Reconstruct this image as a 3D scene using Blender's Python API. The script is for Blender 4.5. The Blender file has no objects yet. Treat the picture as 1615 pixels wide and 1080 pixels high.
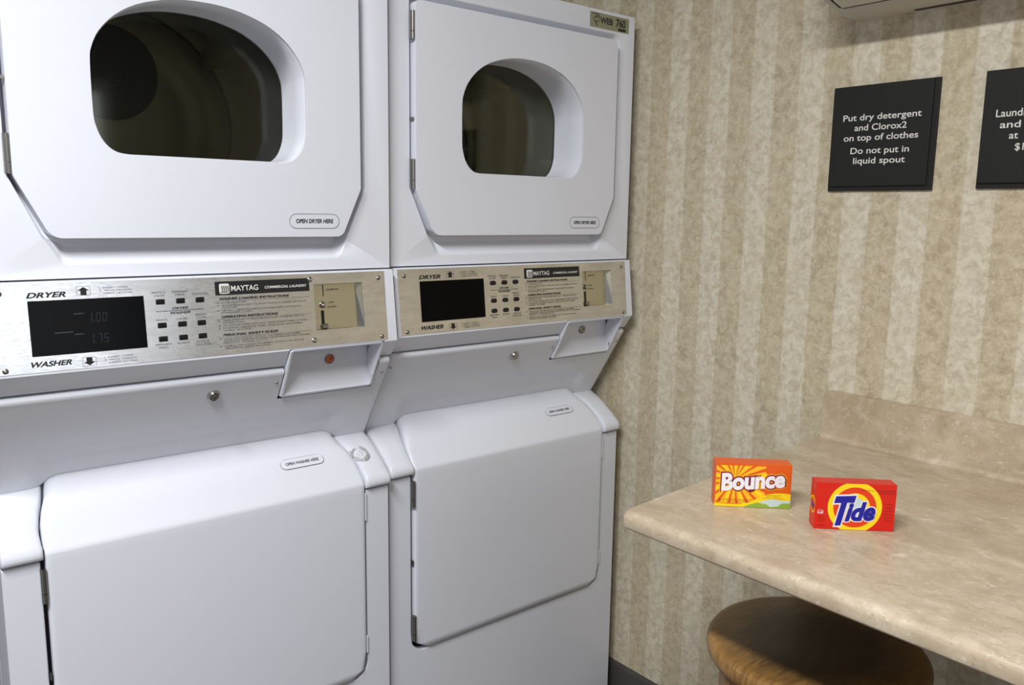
import bpy, bmesh, math, random
from mathutils import Vector, Matrix
from mathutils.geometry import tessellate_polygon
random.seed(7)
S = bpy.context.scene
COL = S.collection
H = 1.385            # eye height: all heights below are written relative to the eye

# ------------------------------------------------------------------ camera, light, exposure
def make_camera():
    f, yaw, pitch, roll = 1304.0, 0.6906302, 0.155701, 0.01504422
    cy, sy = math.cos(yaw), math.sin(yaw)
    fw = Vector((sy, cy, 0)); r = Vector((cy, -sy, 0)); u = Vector((0, 0, 1))
    cp, sp = math.cos(pitch), math.sin(pitch)
    f2 = cp*fw - sp*u; u2 = sp*fw + cp*u
    cr, sr = math.cos(roll), math.sin(roll)
    r3 = cr*r + sr*u2; u3 = -sr*r + cr*u2
    cam = bpy.data.cameras.new('camera'); o = bpy.data.objects.new('camera', cam); COL.objects.link(o)
    cam.sensor_fit = 'HORIZONTAL'; cam.sensor_width = 36; cam.lens = f/1615*36
    cam.clip_start = 0.01
    m = Matrix((r3, u3, -f2)).transposed().to_4x4(); m.translation = Vector((-1.54659, -1.43698, H))
    o.matrix_world = m
    S.camera = o
make_camera()
w = bpy.data.worlds.new('world'); S.world = w; w.use_nodes = True
w.node_tree.nodes['Background'].inputs[0].default_value = (0.8, 0.86, 1, 1)
w.node_tree.nodes['Background'].inputs[1].default_value = 0.03
def area(name, loc, size, power, col, target=None, rot=None):
    l = bpy.data.lights.new(name, 'AREA'); l.shape = 'RECTANGLE'; l.size, l.size_y = size
    l.energy = power; l.color = col
    o = bpy.data.objects.new(name, l); COL.objects.link(o); o.location = loc
    if target is not None: o.rotation_euler = (Vector(target)-Vector(loc)).to_track_quat('-Z', 'Y').to_euler()
    return o
area('ceiling_lamp_light', (-2.02, -1.25, H+1.22), (0.16, 1.2), 66, (0.97, 0.98, 1.0), (-2.02, -1.25, 0))
area('window_daylight', (-0.95, -2.96, H+0.15), (0.9, 0.8), 5.6, (0.84, 0.90, 1.0), (-0.95, 0, H+0.15))
S.view_settings.view_transform = 'Standard'; S.view_settings.look = 'None'
S.view_settings.gamma = 1; S.view_settings.use_curve_mapping = False
S.view_settings.exposure = 0.26

# ------------------------------------------------------------------ materials
def lin(c):
    return tuple(((x/255)/12.92 if x/255 <= .04045 else ((x/255+.055)/1.055)**2.4) for x in c) + (1,)
def mat(name, rgb, rough=.5, metal=0, spec=.5, coat=0, trans=0, ior=1.45):
    m = bpy.data.materials.new(name); m.use_nodes = True
    b = m.node_tree.nodes['Principled BSDF']
    b.inputs['Base Color'].default_value = lin(rgb); b.inputs['Roughness'].default_value = rough
    b.inputs['Metallic'].default_value = metal; b.inputs['Specular IOR Level'].default_value = spec
    b.inputs['Coat Weight'].default_value = coat; b.inputs['Coat Roughness'].default_value = .1
    b.inputs['Transmission Weight'].default_value = trans; b.inputs['IOR'].default_value = ior
    return m
class NT:
    def __init__(s, m): s.t = m.node_tree; s.b = s.t.nodes['Principled BSDF']
    def n(s, typ, **k):
        nd = s.t.nodes.new(typ)
        for a, v in k.items():
            if a.startswith('i_'):
                key = a[2:]; key = int(key) if key.isdigit() else key.replace('_', ' ')
                nd.inputs[key].default_value = v
            else: setattr(nd, a, v)
        return nd
    def l(s, a, b): s.t.links.new(a, b)
    def mapping(s, scale, loc=(0, 0, 0)):
        tc = s.n('ShaderNodeTexCoord'); mp = s.n('ShaderNodeMapping'); mp.inputs['Scale'].default_value = scale
        mp.inputs['Location'].default_value = loc
        s.l(tc.outputs['Object'], mp.inputs[0]); return mp.outputs[0]
    def ramp(s, src, stops, interp='LINEAR'):
        r = s.n('ShaderNodeValToRGB'); r.color_ramp.interpolation = interp
        while len(r.color_ramp.elements) < len(stops): r.color_ramp.elements.new(.5)
        for e, (p, c) in zip(r.color_ramp.elements, stops): e.position = p; e.color = c
        s.l(src, r.inputs[0]); return r.outputs[0]
    def mix(s, fac, a, b, mode='MIX'):
        m = s.n('ShaderNodeMix', data_type='RGBA', blend_type=mode)
        for sock, v in ((m.inputs[0], fac), (m.inputs[6], a), (m.inputs[7], b)):
            if hasattr(v, 'links') or hasattr(v, 'is_linked'): s.l(v, sock)
            else: sock.default_value = v
        return m.outputs[2]
    def bump(s, src, st, dist=.001):
        b = s.n('ShaderNodeBump'); b.inputs['Strength'].default_value = st; b.inputs['Distance'].default_value = dist
        s.l(src, b.inputs['Height']); s.l(b.outputs[0], s.b.inputs['Normal'])
G = lambda v: (v, v, v, 1)
def enamel():
    m = mat('white_enamel', (222, 224, 231), .24, 0, .5); k = NT(m)
    nz = k.n('ShaderNodeTexNoise'); nz.inputs['Scale'].default_value = 700; nz.inputs['Detail'].default_value = 1
    k.l(k.mapping((1, 1, 1)), nz.inputs[0]); k.bump(nz.outputs[0], .05, .0004)
    return m
ENAMEL = enamel()
def wallpaper():
    m = mat('striped_wallpaper', (180, 168, 140), .75, 0, .25); k = NT(m)
    tc = k.n('ShaderNodeTexCoord'); sep = k.n('ShaderNodeSeparateXYZ'); k.l(tc.outputs['Object'], sep.inputs[0])
    # a slightly ragged stripe edge
    ne = k.n('ShaderNodeTexNoise'); ne.inputs['Scale'].default_value = 60; ne.inputs['Detail'].default_value = 3; k.l(tc.outputs['Object'], ne.inputs[0])
    a = k.n('ShaderNodeMath', operation='MULTIPLY_ADD'); a.inputs[1].default_value = .004; k.l(ne.outputs[0], a.inputs[0])
    k.l(sep.outputs[1], a.inputs[2])
    d = k.n('ShaderNodeMath', operation='MULTIPLY_ADD'); d.inputs[1].default_value = 1/.115; d.inputs[2].default_value = (.037-.002)/.115; k.l(a.outputs[0], d.inputs[0])
    fr = k.n('ShaderNodeMath', operation='FRACT'); k.l(d.outputs[0], fr.inputs[0])
    st = k.ramp(fr.outputs[0], [(0, G(1)), (.015, G(.12)), (.03, G(0)), (.48, G(.04)), (.51, G(.86)), (.99, G(.86))])
    # y falls towards the camera: first half of each period is the pale stripe
    n1 = k.n('ShaderNodeTexNoise'); n1.inputs['Scale'].default_value = 55; n1.inputs['Detail'].default_value = 8; n1.inputs['Roughness'].default_value = .7; n1.inputs['Distortion'].default_value = .5
    k.l(tc.outputs['Object'], n1.inputs[0])
    n2 = k.n('ShaderNodeTexNoise'); n2.inputs['Scale'].default_value = 17; n2.inputs['Detail'].default_value = 4; n2.inputs['Distortion'].default_value = .8
    k.l(tc.outputs['Object'], n2.inputs[0])
    n3 = k.n('ShaderNodeTexNoise'); n3.inputs['Scale'].default_value = 170; n3.inputs['Detail'].default_value = 5; n3.inputs['Distortion'].default_value = .8
    k.l(tc.outputs['Object'], n3.inputs[0])
    dark = k.mix(k.ramp(n1.outputs[0], [(.38, G(0)), (.62, G(1))]), lin((168, 153, 124)), lin((200, 187, 158)))
    pale = k.mix(k.ramp(n1.outputs[0], [(.36, G(0)), (.60, G(1))]), lin((184, 173, 148)), lin((219, 211, 191)))
    c = k.mix(st, pale, dark)
    c = k.mix(k.ramp(n2.outputs[0], [(.35, G(.0)), (.7, G(.35))]), c, lin((202, 188, 156)))
    c = k.mix(k.ramp(n3.outputs[0], [(.54, G(0)), (.68, G(.45))]), c, lin((222, 212, 190)))
    k.l(c, k.b.inputs['Base Color'])
    k.bump(n3.outputs[0], .25, .0006)
    return m
WALL = wallpaper()
def laminate():
    m = mat('travertine_laminate', (196, 180, 155), .33, 0, .45); k = NT(m)
    mp = k.mapping((1.5, 1, 1))
    def noise(sc, det, dist, vec=mp, rough=.55):
        n = k.n('ShaderNodeTexNoise'); n.inputs['Scale'].default_value = sc; n.inputs['Detail'].default_value = det
        n.inputs['Distortion'].default_value = dist; n.inputs['Roughness'].default_value = rough; k.l(vec, n.inputs[0]); return n.outputs[0]
    c = k.mix(k.ramp(noise(9, 6, .6), [(.34, G(0)), (.66, G(1))]), lin((176, 158, 130)), lin((208, 193, 168)))
    c = k.mix(k.ramp(noise(22, 5, 1.2), [(.52, G(0)), (.70, G(.5))]), c, lin((218, 205, 182)))
    c = k.mix(k.ramp(noise(5, 3, .4, k.mapping((1, 1, 1), (3, 1, 2))), [(.55, G(0)), (.75, G(.35))]), c, lin((196, 160, 138)))
    c = k.mix(k.ramp(noise(38, 5, .9, k.mapping((1.6, .9, 1.2), (1, 5, 2))), [(.62, G(0)), (.70, G(.6))]), c, lin((232, 222, 204)))
    c = k.mix(k.ramp(noise(50, 6, .8, k.mapping((1.4, 1, 1), (7, 2, 2))), [(.28, G(.4)), (.40, G(0))]), c, lin((158, 138, 114)))
    c = k.mix(k.ramp(noise(28, 8, .5, k.mapping((1.2, .8, 1), (2, 9, 4)), .7), [(.42, G(.4)), (.58, G(0))]), c, lin((172, 152, 124)))
    c = k.mix(k.ramp(noise(150, 5, .3, k.mapping((1, .7, 1), (1, 1, 4)), .65), [(.60, G(0)), (.70, G(.6))]), c, lin((234, 226, 208)))
    c = k.mix(k.ramp(noise(190, 4, .3, k.mapping((1, .7, 1), (5, 1, 4)), .65), [(.32, G(.45)), (.42, G(0))]), c, lin((150, 128, 104)))
    k.l(c, k.b.inputs['Base Color'])
    k.bump(noise(260, 2, 0), .08, .0004)
    return m
LAM = laminate()
def brushed():
    m = mat('brushed_steel', (200, 197, 190), .3, 1.0, .5); k = NT(m)
    n = k.n('ShaderNodeTexNoise'); n.inputs['Scale'].default_value = 1; n.inputs['Detail'].default_value = 4
    k.l(k.mapping((90, 90, 500)), n.inputs[0])
    n2 = k.n('ShaderNodeTexNoise'); n2.inputs['Scale'].default_value = 28; n2.inputs['Detail'].default_value = 4
    k.l(k.mapping((.6, 1, 2)), n2.inputs[0])
    k.l(k.ramp(n.outputs[0], [(.3, G(.24)), (.7, G(.34))]), k.b.inputs['Roughness'])
    k.l(k.mix(k.ramp(n2.outputs[0], [(.35, G(0)), (.65, G(1))]), lin((214, 213, 210)), lin((230, 229, 227))), k.b.inputs['Base Color'])
    k.bump(n.outputs[0], .06, .0003)
    return m
PLATE = brushed()
CHROME = mat('chrome', (190, 188, 184), .18, 1)
STEEL = mat('dull_steel', (150, 148, 142), .35, 1)
BRASS = mat('coin_slide_steel', (206, 200, 176), .32, 1)
BLACK = mat('black_plastic', (16, 16, 17), .3)
SCREEN = mat('display_window', (6, 7, 8), .2, 0, .08)
DIGIT = mat('dim_display_digits', (50, 58, 64), .4)
INK = mat('black_ink', (28, 27, 28), .5)
INKSOFT = mat('faded_ink', (62, 58, 55), .6)
WHITEINK = mat('white_ink', (226, 224, 216), .5)
LABEL = mat('label_white', (222, 224, 230), .35)
LABELINK = mat('label_outline_ink', (52, 54, 60), .5)
def glassmat():
    m = bpy.data.materials.new('tinted_window_glass'); m.use_nodes = True; t = m.node_tree
    for n in list(t.nodes): t.nodes.remove(n)
    o = t.nodes.new('ShaderNodeOutputMaterial'); mx = t.nodes.new('ShaderNodeMixShader')
    tr = t.nodes.new('ShaderNodeBsdfTransparent'); gl = t.nodes.new('ShaderNodeBsdfGlossy'); fr = t.nodes.new('ShaderNodeFresnel')
    tr.inputs[0].default_value = (.70, .70, .60, 1); gl.inputs[0].default_value = (.9, .9, .86, 1); gl.inputs['Roughness'].default_value = .06
    fr.inputs[0].default_value = 1.45
    t.links.new(fr.outputs[0], mx.inputs[0]); t.links.new(tr.outputs[0], mx.inputs[1]); t.links.new(gl.outputs[0], mx.inputs[2]); t.links.new(mx.outputs[0], o.inputs[0])
    return m
GLASS = glassmat()
DRUM = mat('drum_galvanised_steel', (176, 172, 150), .4, .3)
DRUMDARK = mat('drum_dark_screen', (52, 50, 40), .6)
SIGN = mat('charcoal_sign_plastic', (34, 34, 32), .5, 0, .3)
SIGNTXT = mat('sign_lettering', (222, 220, 210), .5)
RUBBER = mat('grey_rubber_base', (72, 68, 66), .45)
OFFWHITE = mat('offwhite_plastic', (205, 200, 186), .4)
SLOT = mat('dark_slot', (60, 54, 44), .6)
PAINT = mat('grey_wall_paint', (138, 138, 142), .8)
CEIL = mat('ceiling_grey_tile', (176, 176, 176), .8)
def tiles():
    m = mat('floor_tile', (104, 98, 92), .4); k = NT(m)
    b = k.n('ShaderNodeTexBrick'); b.offset = 0; b.inputs['Scale'].default_value = 1; b.inputs['Brick Width'].default_value = .305; b.inputs['Row Height'].default_value = .305
    b.inputs['Mortar Size'].default_value = .003; b.inputs['Color1'].default_value = lin((104, 98, 92)); b.inputs['Color2'].default_value = lin((96, 90, 84)); b.inputs['Mortar'].default_value = lin((70, 66, 62))
    k.l(k.mapping((1, 1, 1)), b.inputs[0]); k.l(b.outputs[0], k.b.inputs['Base Color']); return m
FLOOR = tiles()
def wood(worn=False):
    m = mat('brown_varnished_wood', (130, 96, 52), .34, 0, .4, .08); k = NT(m)
    n = k.n('ShaderNodeTexNoise'); n.inputs['Scale'].default_value = 9; n.inputs['Detail'].default_value = 6; n.inputs['Distortion'].default_value = 1.2
    k.l(k.mapping((2.2, 11, 3)), n.inputs[0])
    n2 = k.n('ShaderNodeTexNoise'); n2.inputs['Scale'].default_value = 5; n2.inputs['Detail'].default_value = 3; k.l(k.mapping((1, 1, 1)), n2.inputs[0])
    c = k.mix(k.ramp(n.outputs[0], [(.3, G(0)), (.7, G(1))]), lin((104, 72, 36)), lin((158, 118, 62)))
    c = k.mix(k.ramp(n2.outputs[0], [(.45, G(0)), (.7, G(.5))]), c, lin((172, 136, 78)))
    if worn:                                           # rim worn pale; shade under the counter painted into the dark centre
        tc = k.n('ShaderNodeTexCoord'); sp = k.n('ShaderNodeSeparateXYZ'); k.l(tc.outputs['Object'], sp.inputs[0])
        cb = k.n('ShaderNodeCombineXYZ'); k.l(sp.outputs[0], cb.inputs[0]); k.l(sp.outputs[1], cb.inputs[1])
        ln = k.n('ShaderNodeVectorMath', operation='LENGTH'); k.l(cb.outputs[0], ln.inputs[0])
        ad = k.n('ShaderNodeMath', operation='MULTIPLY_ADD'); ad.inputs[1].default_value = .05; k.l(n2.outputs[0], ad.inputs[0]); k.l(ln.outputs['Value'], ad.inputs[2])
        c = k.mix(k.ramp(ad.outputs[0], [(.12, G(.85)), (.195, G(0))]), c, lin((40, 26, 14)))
    k.l(c, k.b.inputs['Base Color']); k.bump(n.outputs[0], .1, .0006); return m
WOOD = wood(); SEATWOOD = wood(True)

# ------------------------------------------------------------------ object helpers
def tag(o, label=None, cat=None, group=None, kind=None):
    if label: o['label'] = label
    if cat: o['category'] = cat
    if group: o['group'] = group
    if kind: o['kind'] = kind
    return o
def empty(name, loc, rz=0):
    o = bpy.data.objects.new(name, None); COL.objects.link(o); o.location = loc; o.rotation_euler = (0, 0, rz)
    o.empty_display_size = .05
    return o
OFF = Vector((0, 0, H))      # added to every vertex; a thing sets it so that its own base is the origin
def obj(name, bm, m, parent=None, bevel=0, seg=2, smooth=True, label=None, angle=40, weld=True):
    me = bpy.data.meshes.new(name)
    if weld: bmesh.ops.remove_doubles(bm, verts=bm.verts, dist=1e-6)
    bmesh.ops.recalc_face_normals(bm, faces=bm.faces)
    for v in bm.verts: v.co = v.co + OFF
    for f in bm.faces: f.smooth = smooth
    bm.to_mesh(me); bm.free()
    me.materials.append(m) if not isinstance(m, (list, tuple)) else [me.materials.append(x) for x in m]
    if smooth:
        try: me.set_sharp_from_angle(angle=math.radians(angle))
        except Exception: pass
    o = bpy.data.objects.new(name, me); COL.objects.link(o)
    if parent is not None: o.parent = parent
    if bevel:
        b = o.modifiers.new('bevel', 'BEVEL'); b.width = bevel; b.segments = seg; b.limit_method = 'ANGLE'; b.angle_limit = math.radians(38); b.harden_normals = False
        wn = o.modifiers.new('normals', 'WEIGHTED_NORMAL'); wn.keep_sharp = True
        me.attributes.get('sharp_edge') and me.attributes.remove(me.attributes['sharp_edge'])
    if label: o['label'] = label
    return o
def B(): return bmesh.new()
def box(bm, x0, x1, y0, y1, z0, z1):
    vs = [bm.verts.new((x, y, z)) for x in (x0, x1) for y in (y0, y1) for z in (z0, z1)]
    for a in ((0, 1, 3, 2), (4, 6, 7, 5), (0, 4, 5, 1), (2, 3, 7, 6), (0, 2, 6, 4), (1, 5, 7, 3)): bm.faces.new([vs[i] for i in a])
    return vs
def rounded(pts, radii, seg=6):
    """polygon with rounded corners, same vertex count for the same input layout"""
    out = []; n = len(pts)
    if not isinstance(radii, (list, tuple)): radii = [radii]*n
    for i in range(n):
        p = Vector(pts[i]).to_2d() if len(pts[i]) > 2 else Vector(pts[i]); a = Vector(pts[i-1]); b = Vector(pts[(i+1) % n]); r = radii[i]
        if r <= 0: out.append(p); continue
        u = (a-p).normalized(); v = (b-p).normalized(); ang = math.acos(max(-1, min(1, u.dot(v))))
        d = min(r/math.tan(ang/2), (a-p).length*.49, (b-p).length*.49); rr = d*math.tan(ang/2)
        c = p + (u+v).normalized()*(rr/math.sin(ang/2))
        s = p+u*d; e = p+v*d; a0 = math.atan2(*(s-c).yx); a1 = math.atan2(*(e-c).yx); da = (a1-a0+math.pi) % (2*math.pi)-math.pi
        for k in range(seg+1):
            t = a0+da*k/seg; out.append(c+Vector((math.cos(t), math.sin(t)))*rr)
    return out
def prism(bm, outer, holes, F, d0, d1):
    """outline (u,v) with holes, swept from depth d0 to d1 through F(u,v,w)"""
    loops = [[Vector((p[0], p[1], 0)) for p in L] for L in [outer]+list(holes)]
    tris = tessellate_polygon(loops); flat = [p for L in loops for p in L]
    A = [bm.verts.new(F(p.x, p.y, d0)) for p in flat]; Z = [bm.verts.new(F(p.x, p.y, d1)) for p in flat]
    for t in tris:
        try: bm.faces.new([A[i] for i in t]); bm.faces.new([Z[i] for i in reversed(t)])
        except ValueError: pass
    k = 0
    for L in loops:
        n = len(L)
        for i in range(n):
            j = (i+1) % n
            bm.faces.new([A[k+i], A[k+j], Z[k+j], Z[k+i]])
        k += n
def sheet(bm, outer, holes, F, d):
    loops = [[Vector((p[0], p[1], 0)) for p in L] for L in [outer]+list(holes)]
    flat = [p for L in loops for p in L]; A = [bm.verts.new(F(p.x, p.y, d)) for p in flat]
    for t in tessellate_polygon(loops):
        try: bm.faces.new([A[i] for i in t])
        except ValueError: pass
def loft(bm, rings, closed=True, caps=(False, False)):
    R = [[bm.verts.new(p) for p in r] for r in rings]; n = len(R[0])
    for a, b in zip(R, R[1:]):
        for i in range(n if closed else n-1):
            j = (i+1) % n; bm.faces.new([a[i], a[j], b[j], b[i]])
    if caps[0]: bm.faces.new(list(reversed(R[0])))
    if caps[1]: bm.faces.new(R[-1])
    return R
XZ = lambda u, v, w: Vector((u, w, v))          # frontal plane, w = world y
def frame(O, U, V):
    O, U, V = Vector(O), Vector(U).normalized(), Vector(V).normalized(); N = U.cross(V)
    return lambda u, v, w: O+U*u+V*v+N*w
def disc(bm, F, u, v, r, w0, w1, n=20, r1=None):
    r1 = r if r1 is None else r1
    a = [F(u+r*math.cos(2*math.pi*i/n), v+r*math.sin(2*math.pi*i/n), w0) for i in range(n)]
    b = [F(u+r1*math.cos(2*math.pi*i/n), v+r1*math.sin(2*math.pi*i/n), w1) for i in range(n)]
    loft(bm, [a, b], caps=(True, True))
def ringpoly(cx, cy, r, n=48): return [(cx+r*math.cos(2*math.pi*i/n), cy+r*math.sin(2*math.pi*i/n)) for i in range(n)]
def rect(u0, u1, v0, v1): return [(u0, v0), (u1, v0), (u1, v1), (u0, v1)]

_txt = {}
def glyphs(s, bold=0, shear=0, spacing=1):
    """triangulated flat mesh of a line of lettering, as (verts, faces, width, capheight-normalised)"""
    k = (s, bold, shear, spacing)
    if k in _txt: return _txt[k]
    c = bpy.data.curves.new('t', 'FONT'); c.body = s; c.size = 1; c.offset = bold; c.shear = shear; c.space_character = spacing
    c.resolution_u = 3 if len(s) > 22 else 5; c.fill_mode = 'FRONT'
    o = bpy.data.objects.new('t', c); COL.objects.link(o)
    dg = bpy.context.evaluated_depsgraph_get(); me = bpy.data.meshes.new_from_object(o.evaluated_get(dg))
    vs = [(v.co.x, v.co.y) for v in me.vertices]; fs = [tuple(p.vertices) for p in me.polygons]
    bpy.data.objects.remove(o); bpy.data.curves.remove(c); bpy.data.meshes.remove(me)
    _txt[k] = (vs, fs); return _txt[k]
CAP = .70
def text(bm, F, s, u0, u1, v, h, w=.0004, bold=0, shear=0, rot=0, spacing=1, pad=0, warp=None):
    """lettering from u0 to u1 on baseline v, cap height h (u1=None keeps the font's own width)"""
    vs, fs = glyphs(s, bold, shear, spacing)
    base, _ = glyphs(s, pad, shear, spacing)
    x0 = min(p[0] for p in base); x1 = max(p[0] for p in base); sy = h/CAP
    sx = sy if u1 is None else (u1-u0)/(x1-x0)
    cr, sr = math.cos(rot), math.sin(rot); out = []
    for x, y in vs:
        a, b = (x-x0)*sx, y*sy
        if warp: a, b = warp(a, b)
        out.append(bm.verts.new(F(u0+a*cr-b*sr, v+a*sr+b*cr, w)))
    for f in fs:
        try: bm.faces.new([out[i] for i in f])
        except ValueError: pass
def ink(name, bm, m, parent, label=None):
    o = obj(name, bm, m, parent, smooth=False, label=label, weld=False)
    if 'lettering' in name or 'print' in name or 'digits' in name or 'logo' in name: o['kind'] = 'stuff'
    return o


# ------------------------------------------------------------------ the room
XW = .04
YB = .80; YF = -3.0; XL = -3.0; ZC = 1.25; ZF = -H
def wall(name, x0, x1, y0, y1, z0, z1, m):
    b = B(); box(b, x0, x1, y0, y1, z0, z1); return tag(obj(name, b, m, smooth=False), kind='structure')
wall('floor', XL-.1, XW+.1, YF-.1, YB+.1, ZF-.1, ZF, FLOOR)
wall('ceiling', XL-.1, XW+.1, YF-.1, YB+.1, ZC, ZC+.1, CEIL)
wall('wall_right', XW, XW+.1, YF-.1, YB+.1, ZF, ZC, WALL)
wall('wall_back', XL-.1, XW, YB, YB+.1, ZF, ZC, PAINT)
wall('wall_left', XL-.1, XL, YF-.1, YB, ZF, ZC, PAINT)
wall('wall_front', XL, XW, YF-.1, YF, ZF, ZC, PAINT)
b = B()                                              # frame of the daylight window in the wall behind the camera
prism(b, rect(-1.46, -.44, -.31, .61), [rect(-1.40, -.50, -.25, .55)], XZ, YF, YF+.03)
tag(obj('window_1', b, mat('window_frame_white', (215, 215, 212), .4), smooth=False), kind='structure')
b = B()
prof = [(XW, ZF), (XW-.016, ZF), (XW-.012, ZF+.012), (XW-.0105, ZF+.02), (XW-.0105, -1.232), (XW-.008, -1.224), (XW-.003, -1.2205), (XW, -1.220)]
loft(b, [[Vector((x, y, z)) for x, z in prof] for y in (YF, YB)], caps=(True, True))
tag(obj('baseboard_right', b, RUBBER, angle=60), kind='structure')

# ------------------------------------------------------------------ stacked washer and dryer
def smooth01(t): t = max(0, min(1, t)); return t*t*(3-2*t)
ARCH = rounded([(-.5215, .0795), (-.1745, .0795), (-.1745, .3235), (-.5215, .3235)], 0, 1)
def arch_outline(grow=0):
    """door window: flat bottom with round corners, wide arched top"""
    cx = -.348; pts = []
    L = [(-.2080, .0822), (-.1945, .0905), (-.1845, .1035), (-.1780, .1210), (-.1752, .1420), (-.1750, .2140), (-.1785, .2370), (-.1900, .2610), (-.2130, .2860), (-.2450, .3060), (-.2850, .3190), (-.3200, .3245), (-.3480, .3255)]
    raw = [(-.2260, .0795)]+L
    left = [(2*cx-x, z) for x, z in reversed(raw[:-1])]
    pts = [(x, z) for x, z in raw]+left
    # smooth by Catmull-Rom, the bottom edge stays straight
    P = [Vector(p) for p in pts]; out = []
    for i in range(len(P)-1):
        p0 = P[max(i-1, 0)]; p1 = P[i]; p2 = P[i+1]; p3 = P[min(i+2, len(P)-1)]
        for t in (0, .34, .67):
            out.append(.5*((2*p1)+(p2-p0)*t+(2*p0-5*p1+4*p2-p3)*t*t+(3*p1-p0-3*p2+p3)*t**3))
    out.append(P[-1])
    if grow:
        c = Vector((cx, .20)); n = len(out); res = []
        for i, p in enumerate(out):
            e = out[(i+1) % n]-out[i-1]; nrm = Vector((e.y, -e.x)).normalized()
            if nrm.dot(p-c) < 0: nrm = -nrm
            res.append(p+nrm*grow)
        out = res
    return out
def place_screw(parent, F, u, v, r=.0042, w=0, name='screw', m=None):
    b = B(); n = 14
    rings = [[F(u+rr*math.cos(2*math.pi*i/n), v+rr*math.sin(2*math.pi*i/n), w+ww) for i in range(n)] for rr, ww in ((r, 0), (r, .0008), (r*.8, .002), (r*.35, .0026), (r*.3, .0018))]
    loft(b, rings, caps=(True, True)); return obj(name, b, m or CHROME, parent)
def hinge(parent, x, y, z0, z1):
    b = B(); n = 12; r = .0036
    zm = z1-(z1-z0)*.72
    for a, c in ((z0, zm-.0006), (zm+.0006, z1)):
        loft(b, [[Vector((x+r*math.cos(2*math.pi*i/n), y+r*math.sin(2*math.pi*i/n), z)) for i in range(n)] for z in (a, c)], caps=(True, True))
    box(b, x-.0045, x+.001, y+.002, y+.006, z0, z1)
    return obj('hinge', b, STEEL, parent, label='small steel barrel hinge')
def pill(bm, F, u0, u1, v0, v1, w, t=None):
    o = rounded(rect(u0, u1, v0, v1), (v1-v0)*.499, 8)
    if t is None: sheet(bm, o, [], F, w); return
    i = rounded(rect(u0+t, u1-t, v0+t, v1-t), (v1-v0)*.499-t, 8); sheet(bm, o, [i], F, w)

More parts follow.
